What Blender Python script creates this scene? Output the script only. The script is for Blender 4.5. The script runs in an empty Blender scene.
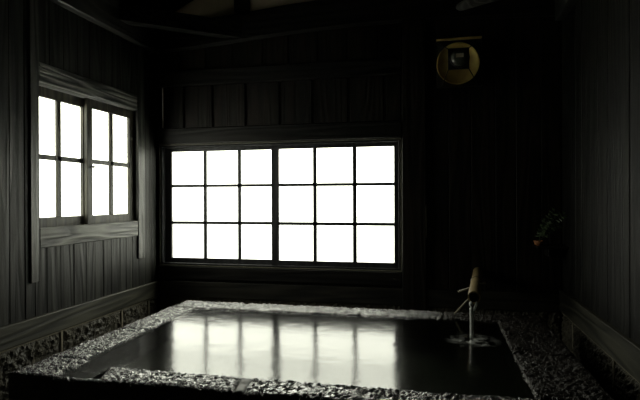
import bpy, math, random
from mathutils import Vector, Matrix, noise
random.seed(7)
sc = bpy.context.scene
COL = sc.collection
Z0 = 1.33            # eye height above the floor; heights below are given relative to the eye
LX, RX, BY, FY = -2.412, 0.924, 4.2, -1.2

# ------------------------------------------------------------------ materials
def newmat(name):
    m = bpy.data.materials.new(name); m.use_nodes = True
    nt = m.node_tree; nt.nodes.clear()
    return m, nt, nt.nodes, nt.links

def N(nodes, t, **kw):
    n = nodes.new(t)
    for k, v in kw.items():
        if k.startswith('i_'):
            key = k[2:].replace('_', ' ')
            n.inputs[key].default_value = v
        else:
            setattr(n, k, v)
    return n

def ramp(nodes, stops):
    r = nodes.new('ShaderNodeValToRGB')
    e = r.color_ramp.elements
    while len(e) < len(stops): e.new(0.5)
    for el, (p, c) in zip(e, stops):
        el.position = p; el.color = (*c, 1) if len(c) == 3 else c
    return r

def wood(name, dark, light, axis='Z', rough=0.5, bump=0.5, freq=1.0, spec=0.5, ring=0.55):
    """weathered timber, grain along one axis, each board offset by its own number"""
    m, nt, nd, lk = newmat(name)
    tc = N(nd, 'ShaderNodeTexCoord'); at = N(nd, 'ShaderNodeAttribute', attribute_name='board')
    off = N(nd, 'ShaderNodeVectorMath', operation='SCALE'); off.inputs[0].default_value = (13.1, 7.7, 9.3)
    lk.new(at.outputs['Fac'], off.inputs['Scale'])
    add = N(nd, 'ShaderNodeVectorMath', operation='ADD')
    lk.new(tc.outputs['Object'], add.inputs[0]); lk.new(off.outputs[0], add.inputs[1])
    mp = N(nd, 'ShaderNodeMapping')
    s = {'X': (.07, 1, 1), 'Y': (1, .07, 1), 'Z': (1, 1, .07)}[axis]
    mp.inputs['Scale'].default_value = s
    lk.new(add.outputs[0], mp.inputs['Vector'])
    # slow wander that makes the flame figure of flat-sawn boards
    wn = N(nd, 'ShaderNodeTexNoise', i_Scale=5.0 * freq, i_Detail=2.0)
    lk.new(mp.outputs[0], wn.inputs['Vector'])
    mul = N(nd, 'ShaderNodeMath', operation='MULTIPLY'); mul.inputs[1].default_value = 9.0
    lk.new(wn.outputs['Fac'], mul.inputs[0])
    fr = N(nd, 'ShaderNodeMath', operation='PINGPONG'); fr.inputs[1].default_value = .5
    lk.new(mul.outputs[0], fr.inputs[0])
    fib = N(nd, 'ShaderNodeTexNoise', i_Scale=48.0 * freq, i_Detail=6.0, i_Roughness=.75)
    lk.new(mp.outputs[0], fib.inputs['Vector'])
    blot = N(nd, 'ShaderNodeTexNoise', i_Scale=3.5, i_Detail=4.0)
    lk.new(add.outputs[0], blot.inputs['Vector'])
    mixa = N(nd, 'ShaderNodeMix', data_type='FLOAT'); mixa.inputs['Factor'].default_value = ring
    lk.new(fib.outputs['Fac'], mixa.inputs['A'])
    dbl = N(nd, 'ShaderNodeMath', operation='MULTIPLY'); dbl.inputs[1].default_value = 2.0
    lk.new(fr.outputs[0], dbl.inputs[0]); lk.new(dbl.outputs[0], mixa.inputs['B'])
    mixb = N(nd, 'ShaderNodeMix', data_type='FLOAT'); mixb.inputs['Factor'].default_value = .35
    lk.new(mixa.outputs['Result'], mixb.inputs['A']); lk.new(blot.outputs['Fac'], mixb.inputs['B'])
    r = ramp(nd, [(.36, dark), (.50, tuple((a + b) * .42 for a, b in zip(dark, light))), (.66, light)])
    lk.new(mixb.outputs['Result'], r.inputs[0])
    # board to board shade
    mr = N(nd, 'ShaderNodeMapRange'); mr.inputs['To Min'].default_value = .75; mr.inputs['To Max'].default_value = 1.25
    fr2 = N(nd, 'ShaderNodeMath', operation='FRACT'); lk.new(at.outputs['Fac'], fr2.inputs[0])
    lk.new(fr2.outputs[0], mr.inputs['Value'])
    vm = N(nd, 'ShaderNodeVectorMath', operation='SCALE')
    lk.new(r.outputs['Color'], vm.inputs[0]); lk.new(mr.outputs['Result'], vm.inputs['Scale'])
    bp = N(nd, 'ShaderNodeBump', i_Strength=bump, i_Distance=.006)
    lk.new(mixa.outputs['Result'], bp.inputs['Height'])
    rr = N(nd, 'ShaderNodeMapRange'); rr.inputs['To Min'].default_value = rough - .12; rr.inputs['To Max'].default_value = rough + .12
    lk.new(blot.outputs['Fac'], rr.inputs['Value'])
    b = N(nd, 'ShaderNodeBsdfPrincipled'); b.inputs['Specular IOR Level'].default_value = spec
    lk.new(vm.outputs[0], b.inputs['Base Color']); lk.new(rr.outputs['Result'], b.inputs['Roughness'])
    lk.new(bp.outputs[0], b.inputs['Normal'])
    o = N(nd, 'ShaderNodeOutputMaterial'); lk.new(b.outputs[0], o.inputs[0])
    return m

def stone(name, dark, light, scale=60, rough=(.18, .5), bump=.9, spec=.5, dist=.006, coat=0.0):
    m, nt, nd, lk = newmat(name)
    tc = N(nd, 'ShaderNodeTexCoord')
    n1 = N(nd, 'ShaderNodeTexNoise', i_Scale=scale, i_Detail=5.0, i_Roughness=.65)
    n2 = N(nd, 'ShaderNodeTexVoronoi', i_Scale=scale * 1.6)
    n3 = N(nd, 'ShaderNodeTexNoise', i_Scale=6.0, i_Detail=3.0)
    for n in (n1, n2, n3): lk.new(tc.outputs['Object'], n.inputs['Vector'])
    mx = N(nd, 'ShaderNodeMix', data_type='FLOAT'); mx.inputs['Factor'].default_value = .4
    lk.new(n1.outputs['Fac'], mx.inputs['A']); lk.new(n2.outputs['Distance'], mx.inputs['B'])
    mc = N(nd, 'ShaderNodeMix', data_type='FLOAT'); mc.inputs['Factor'].default_value = .35
    lk.new(mx.outputs['Result'], mc.inputs['A']); lk.new(n3.outputs['Fac'], mc.inputs['B'])
    r = ramp(nd, [(.3, dark), (.62, light)]); lk.new(mc.outputs['Result'], r.inputs[0])
    COAT = coat
    rg = N(nd, 'ShaderNodeMapRange'); rg.inputs['From Min'].default_value = .35; rg.inputs['From Max'].default_value = .65
    rg.inputs['To Min'].default_value = rough[0]; rg.inputs['To Max'].default_value = rough[1]
    lk.new(n3.outputs['Fac'], rg.inputs['Value'])
    bp = N(nd, 'ShaderNodeBump', i_Strength=bump, i_Distance=dist); lk.new(mx.outputs['Result'], bp.inputs['Height'])
    b = N(nd, 'ShaderNodeBsdfPrincipled'); b.inputs['Specular IOR Level'].default_value = spec
    b.inputs['Coat Weight'].default_value = COAT; b.inputs['Coat Roughness'].default_value = .14
    lk.new(r.outputs[0], b.inputs['Base Color']); lk.new(bp.outputs[0], b.inputs['Coat Normal']); lk.new(rg.outputs['Result'], b.inputs['Roughness']); lk.new(bp.outputs[0], b.inputs['Normal'])
    o = N(nd, 'ShaderNodeOutputMaterial'); lk.new(b.outputs[0], o.inputs[0])
    return m

def plain(name, col, rough=.5, metal=0.0, var=.15, spec=.5, scale=30, bump=0.0):
    m, nt, nd, lk = newmat(name)
    tc = N(nd, 'ShaderNodeTexCoord')
    n1 = N(nd, 'ShaderNodeTexNoise', i_Scale=scale, i_Detail=4.0); lk.new(tc.outputs['Object'], n1.inputs['Vector'])
    lo = tuple(c * (1 - var) for c in col); hi = tuple(min(1, c * (1 + var)) for c in col)
    r = ramp(nd, [(.3, lo), (.7, hi)]); lk.new(n1.outputs['Fac'], r.inputs[0])
    b = N(nd, 'ShaderNodeBsdfPrincipled'); b.inputs['Specular IOR Level'].default_value = spec
    b.inputs['Roughness'].default_value = rough; b.inputs['Metallic'].default_value = metal
    lk.new(r.outputs[0], b.inputs['Base Color'])
    if bump:
        bp = N(nd, 'ShaderNodeBump', i_Strength=bump, i_Distance=.003); lk.new(n1.outputs['Fac'], bp.inputs['Height'])
        lk.new(bp.outputs[0], b.inputs['Normal'])
    o = N(nd, 'ShaderNodeOutputMaterial'); lk.new(b.outputs[0], o.inputs[0])
    return m

def glass_mat():
    m, nt, nd, lk = newmat('window_glass')
    t = N(nd, 'ShaderNodeBsdfTransparent'); t.inputs[0].default_value = (.97, .98, .96, 1)
    g = N(nd, 'ShaderNodeBsdfGlossy', i_Roughness=.03)
    f = N(nd, 'ShaderNodeFresnel', i_IOR=1.45)
    ge = N(nd, 'ShaderNodeNewGeometry'); iv = N(nd, 'ShaderNodeMath', operation='SUBTRACT'); iv.inputs[0].default_value = 1.0
    lk.new(ge.outputs['Backfacing'], iv.inputs[1]); fm = N(nd, 'ShaderNodeMath', operation='MULTIPLY')
    lk.new(f.outputs[0], fm.inputs[0]); lk.new(iv.outputs[0], fm.inputs[1])
    mx = N(nd, 'ShaderNodeMixShader'); lk.new(fm.outputs[0], mx.inputs[0]); lk.new(t.outputs[0], mx.inputs[1]); lk.new(g.outputs[0], mx.inputs[2])
    o = N(nd, 'ShaderNodeOutputMaterial'); lk.new(mx.outputs[0], o.inputs[0])
    return m

KB = .795 / .88      # scale of the bath plan
HIT = (0.2035, 3.121)
def water_mat():
    m, nt, nd, lk = newmat('bath_water')
    tc = N(nd, 'ShaderNodeTexCoord')
    mp = N(nd, 'ShaderNodeMapping'); mp.inputs['Scale'].default_value = (1, 1, 1); lk.new(tc.outputs['Object'], mp.inputs[0])
    n1 = N(nd, 'ShaderNodeTexNoise', i_Scale=7.0, i_Detail=2.0, i_Roughness=.5, i_Distortion=.3); lk.new(mp.outputs[0], n1.inputs['Vector'])
    n2 = N(nd, 'ShaderNodeTexNoise', i_Scale=34.0, i_Detail=2.0); lk.new(mp.outputs[0], n2.inputs['Vector'])
    mx = N(nd, 'ShaderNodeMath', operation='MULTIPLY_ADD'); mx.inputs[1].default_value = .30
    lk.new(n2.outputs['Fac'], mx.inputs[0]); lk.new(n1.outputs['Fac'], mx.inputs[2])
    bp = N(nd, 'ShaderNodeBump', i_Strength=1.0, i_Distance=WBUMP); lk.new(mx.outputs[0], bp.inputs['Height'])
    b = N(nd, 'ShaderNodeBsdfPrincipled', i_Roughness=WROUGH, i_IOR=1.33)
    b.inputs['Base Color'].default_value = (.25, .29, .22, 1)
    b.inputs['Transmission Weight'].default_value = 1.0
    lk.new(bp.outputs[0], b.inputs['Normal'])
    # froth where the stream lands: streaky, fading outwards
    dv = N(nd, 'ShaderNodeVectorMath', operation='SUBTRACT'); dv.inputs[1].default_value = (HIT[0], HIT[1] - .075, 0)
    lk.new(tc.outputs['Object'], dv.inputs[0])
    sp = N(nd, 'ShaderNodeMapping'); sp.inputs['Scale'].default_value = (1, 1, 0); lk.new(dv.outputs[0], sp.inputs[0])
    ln = N(nd, 'ShaderNodeVectorMath', operation='LENGTH'); lk.new(sp.outputs[0], ln.inputs[0])
    mr = N(nd, 'ShaderNodeMapRange'); mr.inputs['From Min'].default_value = .02; mr.inputs['From Max'].default_value = .16
    mr.inputs['To Min'].default_value = .75; mr.inputs['To Max'].default_value = 0; lk.new(ln.outputs['Value'], mr.inputs['Value'])
    fn = N(nd, 'ShaderNodeTexNoise', i_Scale=15.0, i_Detail=5.0, i_Distortion=1.0); lk.new(tc.outputs['Object'], fn.inputs['Vector'])
    fr = N(nd, 'ShaderNodeMapRange'); fr.inputs['From Min'].default_value = .44; fr.inputs['From Max'].default_value = .75; lk.new(fn.outputs['Fac'], fr.inputs['Value'])
    fm = N(nd, 'ShaderNodeMath', operation='MULTIPLY'); lk.new(mr.outputs['Result'], fm.inputs[0]); lk.new(fr.outputs['Result'], fm.inputs[1])
    d = N(nd, 'ShaderNodeBsdfDiffuse'); d.inputs[0].default_value = (.8, .82, .78, 1)
    ms = N(nd, 'ShaderNodeMixShader'); lk.new(fm.outputs[0], ms.inputs[0]); lk.new(b.outputs[0], ms.inputs[1]); lk.new(d.outputs[0], ms.inputs[2])
    o = N(nd, 'ShaderNodeOutputMaterial'); lk.new(ms.outputs[0], o.inputs[0])
    return m
WBUMP, WROUGH = .0018, .14

M = {}
M['wall_v'] = wood('charred_boards_vertical', (.003, .0032, .0025), (.024, .0245, .0198), 'Z', .50, 1.0, spec=.30)
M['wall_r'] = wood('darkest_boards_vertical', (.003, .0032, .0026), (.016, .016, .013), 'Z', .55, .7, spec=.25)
M['wall_b'] = wood('smoked_boards_vertical', (.005, .0038, .0026), (.018, .0135, .009), 'Z', .55, .6, spec=.3)
M['beam_x'] = wood('smoked_beam_crosswise', (.004, .0037, .003), (.015, .0135, .011), 'X', .55, .6, spec=.3)
M['beam_y'] = wood('smoked_beam_lengthwise', (.015, .015, .0125), (.045, .044, .037), 'Y', .5, .6)
M['brace'] = wood('grey_brace_timber', (.014, .014, .012), (.05, .05, .043), 'X', .55, .5, spec=.3)
M['log'] = wood('lit_grey_log', (.05, .052, .046), (.18, .185, .165), 'X', .5, .5)  # right brace lightened so the sheen along it is in the colour
M['casing_y'] = wood('weathered_board_lengthwise', (.014, .0145, .012), (.135, .137, .115), 'Y', .5, 1.0, ring=.8, freq=1.6)
M['casing_z'] = wood('weathered_board_upright', (.01, .0102, .0085), (.075, .076, .064), 'Z', .42, 1.0, ring=.5)
M['sash_y'] = wood('sash_wood', (.014, .0125, .008), (.05, .045, .027), 'Z', .5, .4, spec=.35)
M['sash_b'] = wood('dark_sash_wood', (.02, .02, .022), (.05, .05, .055), 'Z', .5, .3)
M['base_y'] = wood('ground_sill_timber', (.018, .018, .0125), (.062, .06, .042), 'Y', .55, .5)
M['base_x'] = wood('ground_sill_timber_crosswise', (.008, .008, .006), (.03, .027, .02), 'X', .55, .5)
M['edge'] = plain('pale_track_and_leak_edge', (.20, .19, .14), .4)
M['leak_strip'] = plain('seam_light_strip', (.6, .56, .36), .7)  # pale strip stands in for light leaking through the corner seam
M['plaster'] = plain('old_cream_plaster', (.62, .52, .35), .9, var=.1, scale=8, bump=.4)
M['found'] = stone('rough_hewn_tuff', (.014, .0125, .0085), (.10, .09, .062), 45, (.45, .8), 1.0, dist=.012)
M['mortar'] = stone('beige_mortar', (.14, .128, .09), (.30, .27, .2), 60, (.7, .9), .4)
M['coping'] = stone('wet_pitted_stone', (.004, .004, .003), (.05, .048, .038), 70, (.08, .26), 1.0, spec=1.0, dist=.018, coat=1.0)
M['coping_shaded'] = stone('shaded_brown_pitted_stone', (.004, .003, .002), (.028, .020, .014), 70, (.25, .5), 1.0, spec=.45, dist=.018)  # brownish coping stone, darkened and dulled to paint in the right rim's shade
M['coping_fill'] = stone('smooth_wet_joint', (.05, .05, .042), (.14, .135, .11), 40, (.35, .6), .7, spec=.4)
M['basin'] = stone('dark_basin_stone', (.008, .008, .006), (.03, .028, .022), 30, (.4, .7), .6)
M['floor'] = stone('dark_wet_floor_stone', (.015, .015, .012), (.06, .055, .045), 25, (.25, .5), .6)
M['glass'] = glass_mat()
M['water'] = water_mat()
M['bamboo'] = plain('dry_bamboo', (.30, .225, .105), .42, var=.25, scale=12)
M['bamboo_in'] = plain('bamboo_inside', (.10, .055, .025), .7)
M['stick'] = plain('pale_split_bamboo', (.24, .21, .14), .5)
M['bronze'] = plain('aged_brass', (1.0, .66, .21), .38, .5, var=.2, scale=14)
M['black_metal'] = plain('blackened_metal', (.012, .012, .012), .4)
M['lamp_glass'] = plain('dark_lamp_lens', (.13, .145, .11), .14, spec=.9)
M['label'] = plain('pale_lamp_label', (.70, .60, .42), .6)
M['leaf'] = plain('dark_green_leaf', (.10, .15, .07), .45, var=.35)
M['clay'] = plain('orange_clay', (.55, .23, .09), .6)
M['knob'] = plain('dark_knob', (.02, .02, .02), .3)
M['paint'] = plain('overcast_snow', (.82, .83, .82), .9, var=.03, scale=2)

# ------------------------------------------------------------------ mesh building
class MB:
    def __init__(s): s.v = []; s.f = []; s.a = []; s.sm = []
    def box(s, x0, x1, y0, y1, z0, z1, bev=0.0, rnd=None):
        x0, x1 = sorted((x0, x1)); y0, y1 = sorted((y0, y1)); z0, z1 = sorted((z0, z1))
        a = random.uniform(0, 20) if rnd is None else rnd
        n = len(s.v)
        b = min(bev, (x1 - x0) * .4, (y1 - y0) * .4, (z1 - z0) * .4)
        if b <= 0:
            s.v += [(x, y, z) for x in (x0, x1) for y in (y0, y1) for z in (z0, z1)]
            fs = [(0, 1, 3, 2), (4, 6, 7, 5), (0, 4, 5, 1), (2, 3, 7, 6), (0, 2, 6, 4), (1, 5, 7, 3)]
            s.f += [tuple(n + i for i in f) for f in fs]; s.a += [a] * 6; s.sm += [False] * 6
            return
        # chamfered box: 24 vertices
        vid = {}
        for ix, (X, sx) in enumerate(((x0, 1), (x1, -1))):
            for iy, (Y, sy) in enumerate(((y0, 1), (y1, -1))):
                for iz, (Z, sz) in enumerate(((z0, 1), (z1, -1))):
                    for k, p in enumerate(((X, Y + sy * b, Z + sz * b), (X + sx * b, Y, Z + sz * b), (X + sx * b, Y + sy * b, Z))):
                        vid[ix, iy, iz, k] = len(s.v); s.v.append(p)
        F = []
        for i in (0, 1):
            F.append([vid[i, 0, 0, 0], vid[i, 1, 0, 0], vid[i, 1, 1, 0], vid[i, 0, 1, 0]])
            F.append([vid[0, i, 0, 1], vid[1, i, 0, 1], vid[1, i, 1, 1], vid[0, i, 1, 1]])
            F.append([vid[0, 0, i, 2], vid[1, 0, i, 2], vid[1, 1, i, 2], vid[0, 1, i, 2]])
            for j in (0, 1):
                F.append([vid[0, i, j, 1], vid[1, i, j, 1], vid[1, i, j, 2], vid[0, i, j, 2]])
                F.append([vid[i, 0, j, 0], vid[i, 1, j, 0], vid[i, 1, j, 2], vid[i, 0, j, 2]])
                F.append([vid[i, j, 0, 0], vid[i, j, 1, 0], vid[i, j, 1, 1], vid[i, j, 0, 1]])
                for k in (0, 1): F.append([vid[i, j, k, 0], vid[i, j, k, 1], vid[i, j, k, 2]])
        s.f += [tuple(f) for f in F]; s.a += [a] * len(F); s.sm += [False] * len(F)
    def grid(s, fn, nu, nv, rnd=0.0, smooth=True, flip=False):
        n = len(s.v)
        for i in range(nu + 1):
            for j in range(nv + 1): s.v.append(tuple(fn(i / nu, j / nv)))
        for i in range(nu):
            for j in range(nv):
                q = (n + i * (nv + 1) + j, n + (i + 1) * (nv + 1) + j, n + (i + 1) * (nv + 1) + j + 1, n + i * (nv + 1) + j + 1)
                s.f.append(q[::-1] if flip else q); s.a.append(rnd); s.sm.append(smooth)
    def tube(s, pts, radii, seg=12, cap=True, smooth=True, squash=None, rnd=0.0):
        pts = [Vector(p) for p in pts]; n0 = len(s.v); up = Vector((0, 0, 1))
        for i, p in enumerate(pts):
            d = (pts[min(i + 1, len(pts) - 1)] - pts[max(i - 1, 0)]).normalized()
            u = d.cross(up if abs(d.z) < .9 else Vector((0, 1, 0))).normalized(); w = u.cross(d)
            for k in range(seg):
                a = 2 * math.pi * k / seg
                su = squash[i] if squash else 1
                s.v.append(tuple(p + u * math.cos(a) * radii[i] * su + w * math.sin(a) * radii[i]))
        for i in range(len(pts) - 1):
            for k in range(seg):
                k2 = (k + 1) % seg
                s.f.append((n0 + i * seg + k, n0 + i * seg + k2, n0 + (i + 1) * seg + k2, n0 + (i + 1) * seg + k)); s.a.append(rnd); s.sm.append(smooth)
        if cap:
            s.f.append(tuple(n0 + k for k in range(seg))[::-1]); s.f.append(tuple(n0 + (len(pts) - 1) * seg + k for k in range(seg)))
            s.a += [rnd] * 2; s.sm += [False] * 2
    def lathe_y(s, cx, cz, prof, seg=40, rnd=0.0):
        """profile of (radius, y) turned about an axis parallel to Y"""
        n0 = len(s.v)
        for r, y in prof:
            for k in range(seg):
                a = 2 * math.pi * k / seg; s.v.append((cx + r * math.cos(a), y, cz + r * math.sin(a)))
        for i in range(len(prof) - 1):
            for k in range(seg):
                k2 = (k + 1) % seg
                s.f.append((n0 + i * seg + k, n0 + i * seg + k2, n0 + (i + 1) * seg + k2, n0 + (i + 1) * seg + k)); s.a.append(rnd); s.sm.append(True)
    def prism(s, poly, y0, y1, rnd=None):
        """polygon in XZ pushed along Y"""
        a = random.uniform(0, 20) if rnd is None else rnd
        n = len(poly); n0 = len(s.v)
        s.v += [(x, y0, z) for x, z in poly] + [(x, y1, z) for x, z in poly]
        s.f.append(tuple(range(n0, n0 + n))); s.f.append(tuple(range(n0 + n, n0 + 2 * n))[::-1])
        for i in range(n): s.f.append((n0 + i, n0 + n + i, n0 + n + (i + 1) % n, n0 + (i + 1) % n))
        s.a += [a] * (n + 2); s.sm += [False] * (n + 2)
    def obox(s, p, q, w, h, rnd=None, bev=0):
        """beam of width w (horizontal) and height h between points p and q on its centre line"""
        p = Vector(p); q = Vector(q); d = (q - p).normalized(); u = d.cross(Vector((0, 0, 1))).normalized(); v = u.cross(d)
        a = random.uniform(0, 20) if rnd is None else rnd; n0 = len(s.v)
        for c in (p, q):
            for i, j in ((-1, -1), (1, -1), (1, 1), (-1, 1)): s.v.append(tuple(c + u * w / 2 * i + v * h / 2 * j))
        s.f += [tuple(n0 + i for i in f) for f in ((0, 3, 2, 1), (4, 5, 6, 7), (0, 1, 5, 4), (1, 2, 6, 5), (2, 3, 7, 6), (3, 0, 4, 7))]
        s.a += [a] * 6; s.sm += [False] * 6
    def build(s, name, mat, parent=None, origin=None):
        """origin in eye-relative coordinates; heights get Z0 added here"""
        if origin is None: origin = (0, 0, -Z0)
        ox, oy, oz = origin
        me = bpy.data.meshes.new(name)
        me.from_pydata([(x - ox, y - oy, z - oz) for x, y, z in s.v], [], s.f); me.validate(); me.update()
        import bmesh
        bm = bmesh.new(); bm.from_mesh(me); bmesh.ops.recalc_face_normals(bm, faces=bm.faces); bm.to_mesh(me); bm.free()
        at = me.attributes.new('board', 'FLOAT', 'FACE')
        if len(at.data) == len(s.a): at.data.foreach_set('value', s.a)
        if len(me.polygons) == len(s.sm): me.polygons.foreach_set('use_smooth', s.sm)
        me.materials.append(M[mat] if isinstance(mat, str) else mat)
        o = bpy.data.objects.new(name, me); COL.objects.link(o)
        if parent is not None:
            o.parent = parent
            pw = WORLD[parent]
            o.location = (ox - pw[0], oy - pw[1], oz - pw[2])
        else:
            o.location = (ox, oy, oz + Z0)
        WORLD[o] = (ox, oy, oz)
        return o
WORLD = {}

def empty(name, loc):
    o = bpy.data.objects.new(name, None); COL.objects.link(o); o.empty_display_size = .1
    o.location = (loc[0], loc[1], loc[2] + Z0); WORLD[o] = tuple(loc); return o
def tag(o, label, cat, group=None):
    o['label'] = label; o['category'] = cat
    if group: o['group'] = group
    return o
def struct(o): o['kind'] = 'structure'; return o

# ------------------------------------------------------------------ the room shell
FLOOR = -Z0
m = MB(); m.box(LX - .15, RX + .15, FY - .15, BY + .15, FLOOR - .12, FLOOR)
struct(m.build('floor', 'floor'))

def planks_x(mb, x, sx, y0, y1, z0, z1, cuts=(), w=.12, th=.018):
    """upright boards on a wall facing +-X"""
    ys = [y0] + [c for c in cuts if y0 < c < y1]
    if not cuts:
        y = y0
        while y < y1 - w * .6:
            y += random.uniform(w * .8, w * 1.2)
            if y < y1 - .03: ys.append(y)
    ys.append(y1)
    for a, b in zip(ys, ys[1:]):
        d = random.uniform(0, .004)
        mb.box(x - sx * th, x - sx * d, a + .0015, b - .0015, z0, z1, .0025)

# left wall: solid slab with the window opening, boards in front of it
LW = (2.75, 3.90, -.20, .745)      # opening y0 y1 z0 z1
m = MB()
for (a, b, c, d) in ((FY, LW[0], FLOOR, 1.75), (LW[1], BY + .12, FLOOR, 1.75), (LW[0], LW[1], FLOOR, LW[2]), (LW[0], LW[1], LW[3], 1.75)):
    m.box(LX - .090, LX - .018, a, b, c, d, 0, 3.3)
near = [2.676 - .125 * k for k in range(31)][::-1]
near = [y + random.uniform(-.02, .02) for y in near if y > FY + .05]
planks_x(m, LX, 1, FY, 2.75, -.725, 1.30, near)
planks_x(m, LX, 1, 3.90, BY, -.725, 1.30, [4.071])
planks_x(m, LX, 1, 2.75, 3.90, -.725, LW[2], [2.85, 2.976, 3.103, 3.228, 3.33, 3.426, 3.524, 3.633, 3.72, 3.812])
planks_x(m, LX, 1, 2.75, 3.90, LW[3], 1.30, [2.88, 3.01, 3.15, 3.28, 3.41, 3.55, 3.68, 3.80])
struct(m.build('wall_left', 'wall_v'))

# right wall
m = MB(); m.box(RX + .018, RX + .14, FY, BY + .12, FLOOR, 1.75, 0, 5.1)
planks_x(m, RX, -1, FY, BY, -.69, 1.34, (), .17)
struct(m.build('wall_right', 'wall_r'))

# rear wall, behind the camera
m = MB(); m.box(LX - .14, RX + .14, FY - .14, FY - .001, FLOOR, 2.6, 0, 2.2)
x = LX
while x < RX - .05:
    w = random.uniform(.14, .2); m.box(x + .002, min(x + w, RX) - .002, FY - .001, FY + .016, FLOOR, 1.7, .002); x += w
struct(m.build('wall_rear', 'wall_b'))

# back wall: slab with the window opening, board panels, posts and rails
BW = (-2.372, -.278, -.575, .465)
m = MB()
for (a, b, c, d) in ((LX - .14, BW[0], FLOOR, 1.5), (BW[1], RX + .14, FLOOR, 1.5), (BW[0], BW[1], FLOOR, BW[2]), (-2.345, BW[1], BW[3], 1.5), (BW[0], -2.345, BW[3], .62), (BW[0], -2.345, .99, 1.5)):
    m.box(a, b, BY + .03, BY + .14, c, d, 0, 7.7)
def planks_b(x0, x1, z0, z1, cuts, y=BY, groove=.012):
    xs = [x0] + [c for c in cuts if x0 < c < x1] + [x1]
    for a, b in zip(xs, xs[1:]):
        d = random.uniform(0, .003)
        m.box(a + groove / 2, b - groove / 2, y + d, y + .03, z0, z1, .003)
panel_cuts = [-1.88, -1.578, -1.275, -.99, -.688, -.395]
m.box(LX, -2.3645, BY, BY + .03, .615, .99)
planks_b(-2.3675, -.259, .615, .99, [-2.15] + panel_cuts, groove=.022)
planks_b(LX, -.259, 1.12, 1.42, [-2.2, -1.95, -1.7, -1.43, -1.2, -.95, -.7, -.45], groove=.008)
planks_b(LX, -.259, -.72, -.60, [-2.0, -1.6, -1.1, -.7], groove=.004)
planks_b(-.07, RX, -.72, 1.42, [.10, .27, .45, .60, .78], groove=.006)
struct(m.build('wall_back', 'wall_b'))

# exposed frame timbers of the back wall
m = MB(); m.box(-.259, -.072, BY - .035, BY + .03, FLOOR, 1.42, .006)
struct(m.build('trim_1', 'wall_b'))                       # post right of the window
m = MB(); m.box(LX, -.262, BY - .045, BY + .03, .480, .617, .006)
struct(m.build('trim_2', 'beam_x'))                       # lintel over the window
m = MB(); m.box(LX, -.262, BY - .030, BY + .03, .988, 1.122, .006)
struct(m.build('trim_3', 'beam_x'))                       # rail over the panels
m = MB(); m.box(LX, -.262, BY - .020, BY + .03, -.70, -.592, .004)
struct(m.build('trim_4', 'beam_x'))                       # rail under the window
# naturally curved tie beam under the gable
def strip_beam(name, xs, bot, top, y0, y1, mat):
    mb = MB(); n0 = 0
    for x, b, t in zip(xs, bot, top):
        c = .02
        mb.v += [(x, y0 + c, b), (x, y0, b + c), (x, y0, t - c), (x, y0 + c, t), (x, y1, t), (x, y1, b)]
    K = 6
    for i in range(len(xs) - 1):
        for k in range(K):
            k2 = (k + 1) % K; mb.f.append((i * K + k, i * K + k2, (i + 1) * K + k2, (i + 1) * K + k))
    mb.f.append(tuple(range(K))); mb.f.append(tuple(range((len(xs) - 1) * K, len(xs) * K)))
    mb.a = [4.4] * len(mb.f); mb.sm = [False] * len(mb.f)
    return mb.build(name, mat)
struct(strip_beam('trim_5', [LX, -2.03, -1.6, -1.185, -.7, -.2, .4, RX], [1.29, 1.305, 1.34, 1.372, 1.395, 1.40, 1.38, 1.36],
                  [1.53, 1.555, 1.583, 1.62, 1.65, 1.66, 1.645, 1.62], BY - .035, BY + .10, 'beam_x'))
# plates on top of the side walls
m = MB(); m.box(LX - .14, LX + .055, FY, BY - .035, 1.275, 1.60, .008); struct(m.build('trim_6', 'beam_y'))
m = MB(); m.box(RX - .055, RX + .14, FY, BY - .035, 1.31, 1.60, .008); struct(m.build('trim_7', 'beam_y'))
# gable plaster
RIDGE = ((LX + RX) / 2, 2.42)
m = MB(); m.prism([(LX - .14, 1.5), (RX + .14, 1.5), (RX + .14, 1.60), RIDGE, (LX - .14, 1.60)], BY + .004, BY + .14)
struct(m.build('wall_gable', 'plaster'))
# gable rafters, strut
m = MB(); m.prism([(LX, 1.60), (-2.30, 1.62), (RIDGE[0], 2.375), (RX - .1, 1.62), (RX, 1.60), (RX + .1, 1.64), (RIDGE[0], 2.50), (LX - .1, 1.64)], BY - .03, BY + .004)
struct(m.build('trim_8', 'beam_x'))
m = MB(); m.box(-1.673, -1.538, BY - .03, BY + .004, 1.585, 1.93, .005); struct(m.build('trim_9', 'beam_x'))
m = MB(); m.box(RIDGE[0] - .07, RIDGE[0] + .07, BY - .03, BY + .004, 1.652, 2.36, .005); struct(m.build('trim_10', 'beam_x'))
# horizontal corner braces
m = MB(); m.obox((-2.42, 3.56, 1.435), (-1.55, 4.27, 1.430), .10, .125); struct(m.build('trim_11', 'brace'))
m = MB()
pts = [(.17, 4.195, 1.478), (.33, 4.02, 1.478), (.55, 3.80, 1.462), (.80, 3.55, 1.43), (.98, 3.38, 1.41)]
m.tube(pts, [.030, .050, .062, .07, .07], 18, True, True, None, 3.0); struct(m.build('trim_12', 'log'))
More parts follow.
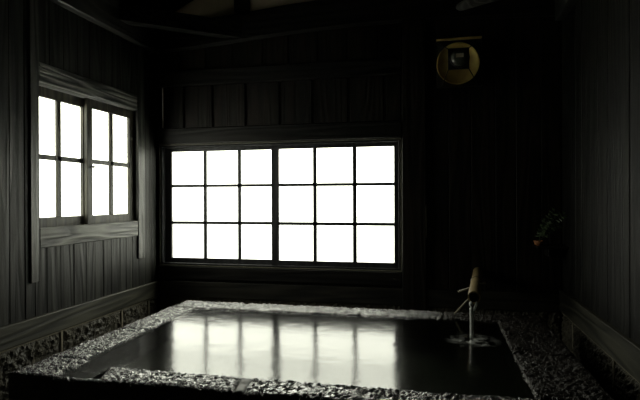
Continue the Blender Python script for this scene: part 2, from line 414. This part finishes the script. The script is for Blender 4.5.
# sloped board ceiling
def slope(x0, z0, x1, z1, name):
    mb = MB(); y = FY - .14
    while y < BY + .14:
        w = min(.24, BY + .14 - y)
        a = random.uniform(0, 20); n = len(mb.v); d = random.uniform(0, .004)
        for yy in (y + .002, y + w - .002):
            mb.v += [(x0, yy, z0 + d), (x1, yy, z1 + d), (x1, yy, z1 + .05), (x0, yy, z0 + .05)]
        mb.f += [tuple(n + i for i in f) for f in ((0, 1, 2, 3), (4, 7, 6, 5), (0, 4, 5, 1), (1, 5, 6, 2), (2, 6, 7, 3), (3, 7, 4, 0))]
        mb.a += [a] * 6; mb.sm += [False] * 6; y += w
    n = len(mb.v)   # closing layer above the boards
    mb.v += [(x0, FY - .14, z0 + .05), (x1, FY - .14, z1 + .05), (x1, BY + .14, z1 + .05), (x0, BY + .14, z0 + .05),
             (x0, FY - .14, z0 + .10), (x1, FY - .14, z1 + .10), (x1, BY + .14, z1 + .10), (x0, BY + .14, z0 + .10)]
    mb.f += [tuple(n + i for i in f) for f in ((0, 1, 2, 3), (4, 7, 6, 5), (0, 4, 5, 1), (1, 5, 6, 2), (2, 6, 7, 3), (3, 7, 4, 0))]
    mb.a += [1.0] * 6; mb.sm += [False] * 6
    return struct(mb.build(name, 'wall_b'))
slope(LX - .2, 1.585, RIDGE[0], 2.43, 'ceiling')
slope(RIDGE[0], 2.43, RX + .2, 1.585, 'ceiling')

# ground sills (baseboards)
m = MB(); m.box(LX - .017, LX + .022, FY, BY, -.857, -.725, .004); struct(m.build('baseboard_left', 'base_y'))
m = MB(); m.box(RX - .022, RX + .017, FY, BY, -.845, -.69, .004); struct(m.build('baseboard_right', 'base_y'))
m = MB(); m.box(LX + .022, RX - .022, BY - .022, BY + .029, -.857, -.722, .004); struct(m.build('baseboard_back', 'base_x'))

# rough stone footing under the sills: blocks with upright mortar joints
def nz(x, y, z, s): return noise.noise(Vector((x * s, y * s, z * s)))
def footing(name, x, sx, joints, ztop, col):
    mb = MB(); ys = [FY] + joints + [BY - .03]
    for a, b in zip(ys, ys[1:]):
        a2, b2 = a + .012, b - .012; nu = max(4, int((b2 - a2) / .013)); nv = 32
        def fn(u, v, a2=a2, b2=b2):
            y = a2 + (b2 - a2) * u; z = FLOOR + (ztop - .012 - FLOOR) * v
            e = min(1, min(u * (b2 - a2), (1 - u) * (b2 - a2), (1 - v) * (ztop - FLOOR) + .002) / .02)
            h = .016 * nz(x, y, z, 26) + .014 * nz(x, y, z, 55) + .006 * nz(x, y, z, 110)
            return (x + sx * (-.004 + .016 * e + h * e), y, z)
        mb.grid(fn, nu, nv, random.uniform(0, 9), False, sx < 0)
    o = struct(mb.build(name, 'found'))
    mo = MB(); mo.box(x - sx * .016, x - sx * .003, FY, BY - .03, FLOOR, ztop - .001)
    for j in joints: mo.box(x - sx * .003, x + sx * .012, j - .011, j + .011, FLOOR, ztop - .001, .003)
    mo.box(x - sx * .003, x + sx * .010, FY, BY - .03, ztop - .013, ztop - .001)
    mo.build('mortar', 'mortar', o)
footing('trim_13', LX, 1, [-.4, .28, .95, 1.62, 2.30, 2.968, 3.641, 4.032], -.857, None)
footing('trim_14', RX, -1, [-.3, .6, 1.4, 2.2, 3.013, 3.85], -.845, None)
m = MB()
def fb(u, v):
    x = LX + .02 + (RX - LX - .04) * u; z = FLOOR + (-.859 - FLOOR) * v
    return (x, BY - .008 + .012 * nz(x, 0, z, 26) + .01 * nz(x, 0, z, 55), z)
m.grid(fb, 250, 34, 0, False); struct(m.build('trim_15', 'found'))

# ------------------------------------------------------------------ windows
def frame_rect(mb, hor, a0, a1, z0, z1, d0, d1, wl, wr, wt, wb, bev=.002):
    """rectangular frame; hor='x' runs along X at depths y=d0..d1, hor='y' runs along Y at depths x=d0..d1"""
    def bx(p0, p1, q0, q1):
        if hor == 'x': mb.box(p0, p1, d0, d1, q0, q1, bev)
        else: mb.box(d0, d1, p0, p1, q0, q1, bev)
    bx(a0, a0 + wl, z0, z1); bx(a1 - wr, a1, z0, z1)
    bx(a0 + wl, a1 - wr, z0, z0 + wb); bx(a0 + wl, a1 - wr, z1 - wt, z1)

# window_1: left wall, two sliding sashes of four panes
w1 = struct(empty('window_1', (LX, 3.32, LW[2])))
m = MB(); frame_rect(m, 'y', LW[0], LW[1], LW[2], LW[3], LX - .090, LX - .012, .012, .012, .012, .012)
m.build('window_frame', 'sash_y', w1)
m = MB(); m.box(LX - .012, LX + .013, 2.702, 2.777, -.512, 1.275, .004); m.build('casing_post', 'casing_z', w1)
m = MB(); m.box(LX - .012, LX + .014, 3.874, 3.975, -.495, 1.275, .004); m.build('casing_post', 'casing_z', w1)
m = MB(); m.box(LX - .012, LX + .010, 2.778, 3.873, .734, .856, .004); m.build('head_board', 'casing_y', w1)
m = MB(); m.box(LX - .012, LX + .011, 2.778, 3.873, -.305, -.179, .004); m.build('window_sill', 'casing_y', w1)
def sash_y(y0, p, y1, xd):
    s = MB(); x0, x1 = xd - .013, xd + .013; zt, zb = .729, -.184
    s.box(x0, x1, y0, p[0], zb, zt, .002); s.box(x0, x1, p[3], y1, zb, zt, .002)
    s.box(x0, x1, p[0], p[3], zb, -.118, .002); s.box(x0, x1, p[0], p[3], .663, zt, .002)
    s.box(x0 + .003, x1 - .003, p[1], p[2], -.118, .663, .002)
    s.box(x0 + .003, x1 - .003, p[0], p[3], .259, .292, .002)
    o = s.build('sash', 'sash_y', w1)
    g = MB(); g.box(xd - .002, xd + .002, p[0], p[3], -.118, .663); g.build('glass_panes', 'glass', o)
    return o
sash_y(2.763, (2.812, 3.027, 3.065, 3.285), 3.345, LX - .075)
sb = sash_y(3.283, (3.343, 3.558, 3.596, 3.812), 3.887, LX - .040)
k = MB(); k.tube([(LX - .027, 3.335, .235), (LX - .010, 3.335, .235), (LX - .006, 3.335, .235)], [.006, .010, .007], 12); k.build('sash_knob', 'knob', sb)

# window_2: back wall, two sliding sashes of nine panes
w2 = struct(empty('window_2', (-1.32, BY, BW[2])))
m = MB(); frame_rect(m, 'x', BW[0], BW[1], BW[2], BW[3], BY - .006, BY + .13, .010, .010, .010, .010)
m.build('window_frame', 'sash_b', w2)
m = MB(); frame_rect(m, 'x', -2.388, -.2635, -.588, .4785, BY - .014, BY + .029, .007, .007, .007, .007, .001)
m.build('frame_edge', 'edge', w2)['label'] = 'thin pale edge strip around the frame'
rows = [(-.522, -.228), (-.194, .098), (.131, .418)]
def sash_x(x0, cols, x1, yd):
    s = MB(); y0, y1 = yd - .012, yd + .012
    s.box(x0, cols[0][0], y0, y1, -.564, .454, .002); s.box(cols[-1][1], x1, y0, y1, -.564, .454, .002)
    s.box(cols[0][0], cols[-1][1], y0, y1, -.564, rows[0][0], .002); s.box(cols[0][0], cols[-1][1], y0, y1, rows[2][1], .454, .002)
    for a, b in zip(cols, cols[1:]): s.box(a[1], b[0], y0 + .003, y1 - .003, rows[0][0], rows[2][1], .002)
    for a, b in zip(rows, rows[1:]): s.box(cols[0][0], cols[-1][1], y0 + .003, y1 - .003, a[1] + .004, b[0] - .004, .002)
    o = s.build('sash', 'sash_b', w2)
    g = MB(); g.box(cols[0][0], cols[-1][1], yd - .002, yd + .002, rows[0][0], rows[2][1]); g.build('glass_panes', 'glass', o)
sash_x(-2.360, [(-2.296, -1.992), (-1.963, -1.672), (-1.643, -1.362)], -1.302, BY + .050)
sash_x(-1.357, [(-1.293, -.996), (-.965, -.662), (-.630, -.326)], -.290, BY + .022)

# pale strips added for light leaking in: open seam by the corner, post edge
m = MB(); m.box(-2.3645, -2.3615, BY + .001, BY + .03, .630, .983); struct(m.build('trim_16', 'leak_strip'))
m = MB(); m.box(-.0745, -.0715, BY - .040, BY - .034, -.310, -.060); struct(m.build('trim_17', 'edge'))  # pale colour standing in for light through a gap between boards

# ------------------------------------------------------------------ the bath
RT = -.795            # top of the coping
OX0, OX1, IX0, IX1 = [KB * q for q in (-2.12, .762, -1.905, .425)]
OY0, OY1, IY0, IY1 = [KB * q for q in (2.235, 4.150, 2.430, 3.905)]
bath = tag(empty('stone_bath', ((OX0 + OX1) / 2, (OY0 + OY1) / 2, FLOOR)),
           'sunken rectangular bath with a rough wet stone rim below the wide window', 'bath')
def coping(x0, x1, y0, y1, skew0=0.0, skew1=0.0, mat='coping', amp=1.0, top=RT, th=.085):
    """one rim stone with rounded, worn and pitted surface; the ends may run at a slant"""
    mb = MB(); st = .0085
    nu, nv = max(4, int((x1 - x0) / st)), max(4, int((y1 - y0) / st)); sd = random.uniform(0, 50)
    def fn(u, v):
        xa = x0 + skew0 * (v - .5); xb = x1 + skew1 * (v - .5)
        x = xa + (xb - xa) * u; y = y0 + (y1 - y0) * v
        ex = min(u * (x1 - x0), (1 - u) * (x1 - x0)); ey = min(v * (y1 - y0), (1 - v) * (y1 - y0)); e = min(ex, ey)
        w = .006 * amp * nz(x, y, sd, 14) + .003 * amp * nz(x, y, sd, 40)
        x += w if ex < .03 else 0; y += (.006 * amp * nz(x, y, sd + 5, 14)) if ey < .03 else 0
        f = max(0.0, 1 - e / .016); z = top - .012 * f * f
        n1 = nz(x, y, sd, 34); n2 = nz(x, y, sd, 75); n3 = nz(x, y, sd, 7)
        pit = -abs(n1) * .012 - max(0, -n2 - .05) * .022 + .004 * nz(x, y, sd, 130)
        z += amp * (pit + .004 + .004 * n3)
        return (x, y, z)
    mb.grid(fn, nu, nv, 0.0, True)
    # skirt down the four sides
    n = nv + 1
    ring = [i * n for i in range(nu + 1)] + [nu * n + j for j in range(1, nv + 1)] + [i * n + nv for i in range(nu - 1, -1, -1)] + [j for j in range(nv - 1, 0, -1)]
    base = len(mb.v)
    for r in ring: x, y, z = mb.v[r]; mb.v.append((x, y, top - th))
    L = len(ring)
    for i in range(L):
        mb.f.append((ring[i], ring[(i + 1) % L], base + (i + 1) % L, base + i)); mb.a.append(0); mb.sm.append(False)
    mb.f.append(tuple(base + i for i in range(L))[::-1]); mb.a.append(0); mb.sm.append(False)
    return mb.build('joint_fill' if mat == 'coping_fill' else 'coping_stone', mat, bath, ((x0 + x1) / 2, (y0 + y1) / 2, top - th))
G = .003
# left side
y1, y2 = 2.515 * KB, 3.185 * KB
coping(OX0, -1.862 * KB, OY0, y1, th=.12)
coping(OX0, IX0, y1 + G, y2)
coping(OX0, IX0, y2 + G, IY1 - G)
# far side
coping(OX0, -1.55 * KB, IY1, OY1)
coping(-1.55 * KB + G, -.667 * KB, IY1, OY1, 0, .02)
coping(-.667 * KB + G, .05, IY1, OY1, .02, 0)
coping(.05 + G, OX1, IY1, OY1, 0, 0, 'coping_shaded')
# right side
coping(IX1, OX1, 3.12 * KB + G, IY1 - G, 0, 0, 'coping_shaded')
coping(IX1, OX1, IY0, 3.12 * KB, 0, 0, 'coping_shaded')
# near side, with the overflow notch at its left end
coping(-1.650 * KB, -.930 * KB, OY0, IY0, -.06, -.035)
coping(-.928 * KB, -.872 * KB, OY0 + .004, IY0 - .006, -.035, -.02, 'coping_fill', .35, RT - .003)
coping(-.870 * KB, -.15, OY0, IY0, -.02, 0)
coping(-.15 + G, OX1, OY0, IY0 - G)
# low worn lip in the notch
coping(-1.861 * KB, -1.648 * KB + .03, OY0 + .002, OY0 + .03, 0, 0, 'coping', .6, RT - .004, .12)
# basin: the walls under the rim and the bottom
m = MB()
zb, zt = FLOOR, RT - .087
m.box(OX0 + .01, IX0 - .006, OY0 + .012, OY1 - .01, zb, zt); m.box(IX1 + .006, OX1 - .01, OY0 + .012, OY1 - .01, zb, zt)
m.box(IX0 - .006, IX1 + .006, IY1 + .006, OY1 - .01, zb, zt); m.box(IX0 - .006, IX1 + .006, OY0 + .012, IY0 - .006, zb, zt)
m.box(IX0 - .006, IX1 + .006, IY0 - .006, IY1 + .006, zb, zb + .05)
m.build('basin', 'basin', bath, ((OX0 + OX1) / 2, (OY0 + OY1) / 2, FLOOR))
# water, a closed body filling the basin up to the rim
WZ = RT - .009
m = MB()
def wf(x0, x1, y0, y1):
    def fn(u, v):
        x = x0 + (x1 - x0) * u; y = y0 + (y1 - y0) * v
        d = math.hypot(x - HIT[0], y - HIT[1])
        h = .0006 * math.cos(d * 2 * math.pi / .055) * math.exp(-d / .10)
        h += .003 * nz(x, y, 1.0, 30) * math.exp(-(d / .15) ** 2)
        return (x, y, WZ + h)
    return fn
m.grid(wf(IX0 - .002, IX1 + .002, IY0 - .002, IY1 + .002), 230, 150)
o = m.build('bath_water', 'water'); tag(o, 'dark still water filling the stone bath and mirroring the wide window', 'water')
m = MB(); m.grid(wf(-1.862 * KB, -1.672 * KB, OY0 + .028, IY0 - .002), 19, 17)
m.build('overflow_sheet', 'water', o)

# ------------------------------------------------------------------ bamboo spout and its stream
A = Vector((.318, 4.19, -.572)); B = Vector((.220, 3.19, -.588)); D = (B - A).normalized()
spout = tag(empty('bamboo_spout', tuple(A)), 'bamboo water spout jutting from the back wall above the bath', 'spout')
m = MB(); R = .036
ts = [0, .2, .44, .452, .465, .477, .49, .51, 1.0]
rr = [R, R * .985, R * 1.0, R * 1.05, R * .94, R * 1.05, R * 1.0, R * .99, R * 1.03]
pts = [A + (B - A) * t for t in ts]
m.tube(pts, rr, 28, False)
tube = m.build('bamboo_tube', 'bamboo', spout)
m = MB()     # cut mouth: annulus, then the hollow
m.tube([B, B + D * .0005], [R * 1.03, R * .80], 28, False)
m.build('cut_rim', 'bamboo', tube)
m = MB(); m.tube([B, B - D * .25], [R * .80, R * .76], 28, False)
m.f.append(tuple(range(28, 56))); m.a.append(0); m.sm.append(False)
m.build('hollow_mouth', 'bamboo_in', tube)
m = MB(); c = A + (B - A) * .465
m.tube([c - D * .011, c - D * .006, c + D * .006, c + D * .011], [R * .97, R * 1.10, R * 1.10, R * .97], 28, False)
m.build('binding_cord', 'black_metal', spout)['label'] = 'dark cord around the bamboo'
m = MB(); m.tube([(.142, 3.50, -.612), (.315, 3.50, -.545)], [.0065, .0065], 10); m.build('cross_peg', 'stick', spout)
m = MB(); m.tube([(.127, 3.645, RT + .010), (.2355, 3.42, -.603)], [.006, .006], 8); m.build('prop_stick', 'stick', spout)

mw, nt, nd, lk = newmat('falling_water')
b = N(nd, 'ShaderNodeBsdfPrincipled', i_Roughness=.12, i_IOR=1.33); b.inputs['Base Color'].default_value = (.92, .95, .9, 1); b.inputs['Transmission Weight'].default_value = .1; b.inputs['Specular IOR Level'].default_value = 1.0; b.inputs['Coat Weight'].default_value = 1.0; b.inputs['Coat Roughness'].default_value = .12; b.inputs['Coat IOR'].default_value = 1.8
tc = N(nd, 'ShaderNodeTexCoord'); mp = N(nd, 'ShaderNodeMapping'); mp.inputs['Scale'].default_value = (1, 1, .08); lk.new(tc.outputs['Object'], mp.inputs[0])
n1 = N(nd, 'ShaderNodeTexNoise', i_Scale=160.0); lk.new(mp.outputs[0], n1.inputs['Vector'])
bp = N(nd, 'ShaderNodeBump', i_Strength=.6, i_Distance=.004); lk.new(n1.outputs['Fac'], bp.inputs['Height']); lk.new(bp.outputs[0], b.inputs['Normal'])
o_ = N(nd, 'ShaderNodeOutputMaterial'); lk.new(b.outputs[0], o_.inputs[0]); M['stream'] = mw
m = MB()
def strand(x_off, r0, r1):
    p0 = B + Vector((x_off, -.006, -R * .80)); n = 14; pts = []; rad = []; sq = []
    for i in range(n + 1):
        t = i / n; z = p0.z + (WZ - .004 - p0.z) * t ** 1.0
        x = p0.x + (HIT[0] - p0.x) * min(1, t * 2.4) ** .8; y = p0.y + (HIT[1] - p0.y) * t ** .5
        pts.append((x, y, z)); rad.append(r0 + (r1 - r0) * t); sq.append(1.0)
    m.tube(pts, rad, 10, True, True, sq)
strand(-.019, .0095, .0125); strand(.017, .0085, .0105)
tag(m.build('water_stream', 'stream', None, (HIT[0], HIT[1], WZ)), 'thin white stream of water falling from the bamboo spout', 'water')

# ------------------------------------------------------------------ wall lamp
cx, cz = .178, 1.045
lamp = tag(empty('wall_lamp', (cx, BY, .86)), 'unlit square wall lamp with a round brass reflector high on the back wall', 'lamp')
m = MB(); m.box(.012, .347, BY - .022, BY - .001, .862, 1.225, .003); m.build('backboard', 'black_metal', lamp)
m = MB(); m.lathe_y(cx - .006, cz - .008, [(.03, BY - .040), (.10, BY - .036), (.150, BY - .050), (.158, BY - .060), (.162, BY - .056), (.155, BY - .030), (.12, BY - .023)], 56)
m.build('reflector', 'bronze', lamp)['label'] = 'round aged brass dish'
m = MB(); m.box(.008, .351, BY - .050, BY - .001, 1.226, 1.238, .002); m.build('top_hood', 'bronze', lamp)
m = MB(); m.box(.347, .353, BY - .040, BY - .001, .862, 1.225, .001); m.build('side_rim', 'beam_y', lamp)
fx0, fx1, fz0, fz1, fy = .094, .247, .960, 1.118, BY - .19
m = MB(); m.box(fx0, fx1, fy, fy + .012, fz0, fz1, .002); hold = m.build('holder_plate', 'black_metal', lamp)
m = MB(); hc = ((fx0 + fx1) / 2 + .008, (fz0 + fz1) / 2)
m.lathe_y(*hc, [(.072, fy + .002), (.072, fy - .022), (.070, fy - .030), (.066, fy - .030), (.066, fy - .026), (.0001, fy - .020)], 36); m.build('lamp_housing', 'black_metal', hold)
m = MB(); m.lathe_y(*hc, [(.067, fy - .026), (.060, fy - .042), (.038, fy - .053), (.0001, fy - .057)], 32); m.build('lens', 'lamp_glass', hold)
m = MB(); m.box(hc[0] - .030, hc[0] + .026, fy - .0610, fy - .0565, hc[1] - .006, hc[1] + .022); m.build('lamp_label', 'label', hold)['label'] = 'small pale rectangle on the lens'
for (sx, sz, bx_, bz_) in ((fx0, fz1, .022, 1.212), (fx1, fz1, .338, 1.215), (fx0, fz0, .052, .872), (fx1, fz0, .322, .872)):
    m = MB(); m.tube([(sx + (.004 if sx < .15 else -.004), fy + .006, sz + (.004 if sz < 1 else -.004)), (bx_, BY - .024, bz_)], [.0035, .0035], 8); m.build('strut', 'black_metal', lamp)

# ------------------------------------------------------------------ corner shelf with a sprig in a clay dish
SZ = -.352
m = MB(); m.box(.715, RX, 4.00, BY, SZ - .014, SZ, .002)
shelf = tag(m.build('corner_shelf', 'beam_x', None, (.82, BY, SZ)), 'small dark wooden shelf in the right back corner', 'shelf')
m = MB(); m.box(.80, .815, 4.05, BY, SZ - .08, SZ - .015, .002); m.build('bracket', 'beam_x', shelf)
pot = tag(empty('potted_plant', (.742, 4.09, SZ)), 'leafy green sprigs in a low orange clay dish on the corner shelf', 'plant')
m = MB(); n0 = []
prof = [(.0001, SZ + .0005), (.024, SZ + .0005), (.038, SZ + .034), (.036, SZ + .036), (.033, SZ + .034), (.022, SZ + .008), (.0001, SZ + .008)]
seg = 24
for r, z in prof:
    for k_ in range(seg): a = 2 * math.pi * k_ / seg; m.v.append((.742 + r * math.cos(a), 4.09 + r * math.sin(a), z))
for i in range(len(prof) - 1):
    for k_ in range(seg): m.f.append((i * seg + k_, i * seg + (k_ + 1) % seg, (i + 1) * seg + (k_ + 1) % seg, (i + 1) * seg + k_)); m.a.append(0); m.sm.append(True)
m.build('clay_dish', 'clay', pot)
for q, (ex, ey, ez) in enumerate([(.905, 4.05, -.125), (.84, 4.04, -.105), (.88, 4.10, -.20), (.80, 4.05, -.17)]):
    m = MB(); p0 = Vector((.742, 4.09, SZ + .006)); p1 = Vector((ex, ey, ez)); mid = (p0 + p1) / 2 + Vector((-.03, 0, .04))
    cur = [(1 - t) ** 2 * p0 + 2 * t * (1 - t) * mid + t * t * p1 for t in [i / 12 for i in range(13)]]
    m.tube(cur, [.002 - .0001 * i for i in range(13)], 6)
    for i in range(3, 13):
        for sgn in (-1, 1):
            for tw in (0, 1):
                d = (cur[i] - cur[i - 1]).normalized(); side = (d.cross(Vector((0, 1, 0))) * sgn + Vector((0, random.uniform(-.8, .8), random.uniform(-.2, .2))) + d * (.3 + .5 * tw)).normalized()
                Ln = random.uniform(.028, .045); u = side.cross(Vector((0, 1, .3))).normalized() * .005; b0 = cur[i]; n_ = len(m.v)
                m.v += [tuple(b0), tuple(b0 + side * Ln * .5 + u), tuple(b0 + side * Ln - Vector((0, 0, .004))), tuple(b0 + side * Ln * .5 - u), tuple(b0 + side * Ln * .5 + Vector((0, -.002, .001)))]
                m.f += [(n_, n_ + 1, n_ + 4), (n_ + 1, n_ + 2, n_ + 4), (n_ + 2, n_ + 3, n_ + 4), (n_ + 3, n_, n_ + 4)]; m.a += [0] * 4; m.sm += [True] * 4
    m.build('sprig', 'leaf', pot)

# ------------------------------------------------------------------ snowy ground outside
m = MB(); m.box(-40, 40, -40, 40, FLOOR - .45, FLOOR - .13); struct(m.build('ground', 'paint'))

# ------------------------------------------------------------------ light: a bright overcast sky through the windows
w = bpy.data.worlds.new('overcast_sky'); sc.world = w; w.use_nodes = True
bg = w.node_tree.nodes['Background']; bg.inputs[0].default_value = (1.0, .995, .88, 1); bg.inputs[1].default_value = 5.6
def portal(name, loc, rot, sx, sy):
    l = bpy.data.lights.new(name, 'AREA'); l.shape = 'RECTANGLE'; l.size = sx; l.size_y = sy
    l.cycles.is_portal = True
    o = bpy.data.objects.new(name, l); COL.objects.link(o); o.location = (loc[0], loc[1], loc[2] + Z0); o.rotation_euler = rot
portal('window_daylight', (-1.325, BY + .15, -.055), (-math.pi / 2, 0, 0), 2.1, 1.06)
portal('window_daylight', (LX - .15, 3.325, .27), (0, -math.pi / 2, 0), .96, 1.16)

# ------------------------------------------------------------------ camera
cam = bpy.data.cameras.new('camera'); cam.sensor_width = 36; cam.lens = 36 * 520 / 640; cam.clip_start = .05
co = bpy.data.objects.new('camera', cam); COL.objects.link(co)
rt = Vector((.97619418, .2168699, -.00351739)); up = Vector((.00277111, .00374515, .99998915)); fw = Vector((-.21688072, .97619333, -.00305503))
mat = Matrix((rt, up, -fw)).transposed().to_4x4(); mat.translation = Vector((0, 0, Z0)); co.matrix_world = mat
sc.camera = co
vs = sc.view_settings; vs.view_transform = 'Standard'; vs.look = 'None'; vs.gamma = 1; vs.use_curve_mapping = False; vs.exposure = 0
sc.cycles.use_denoising = True
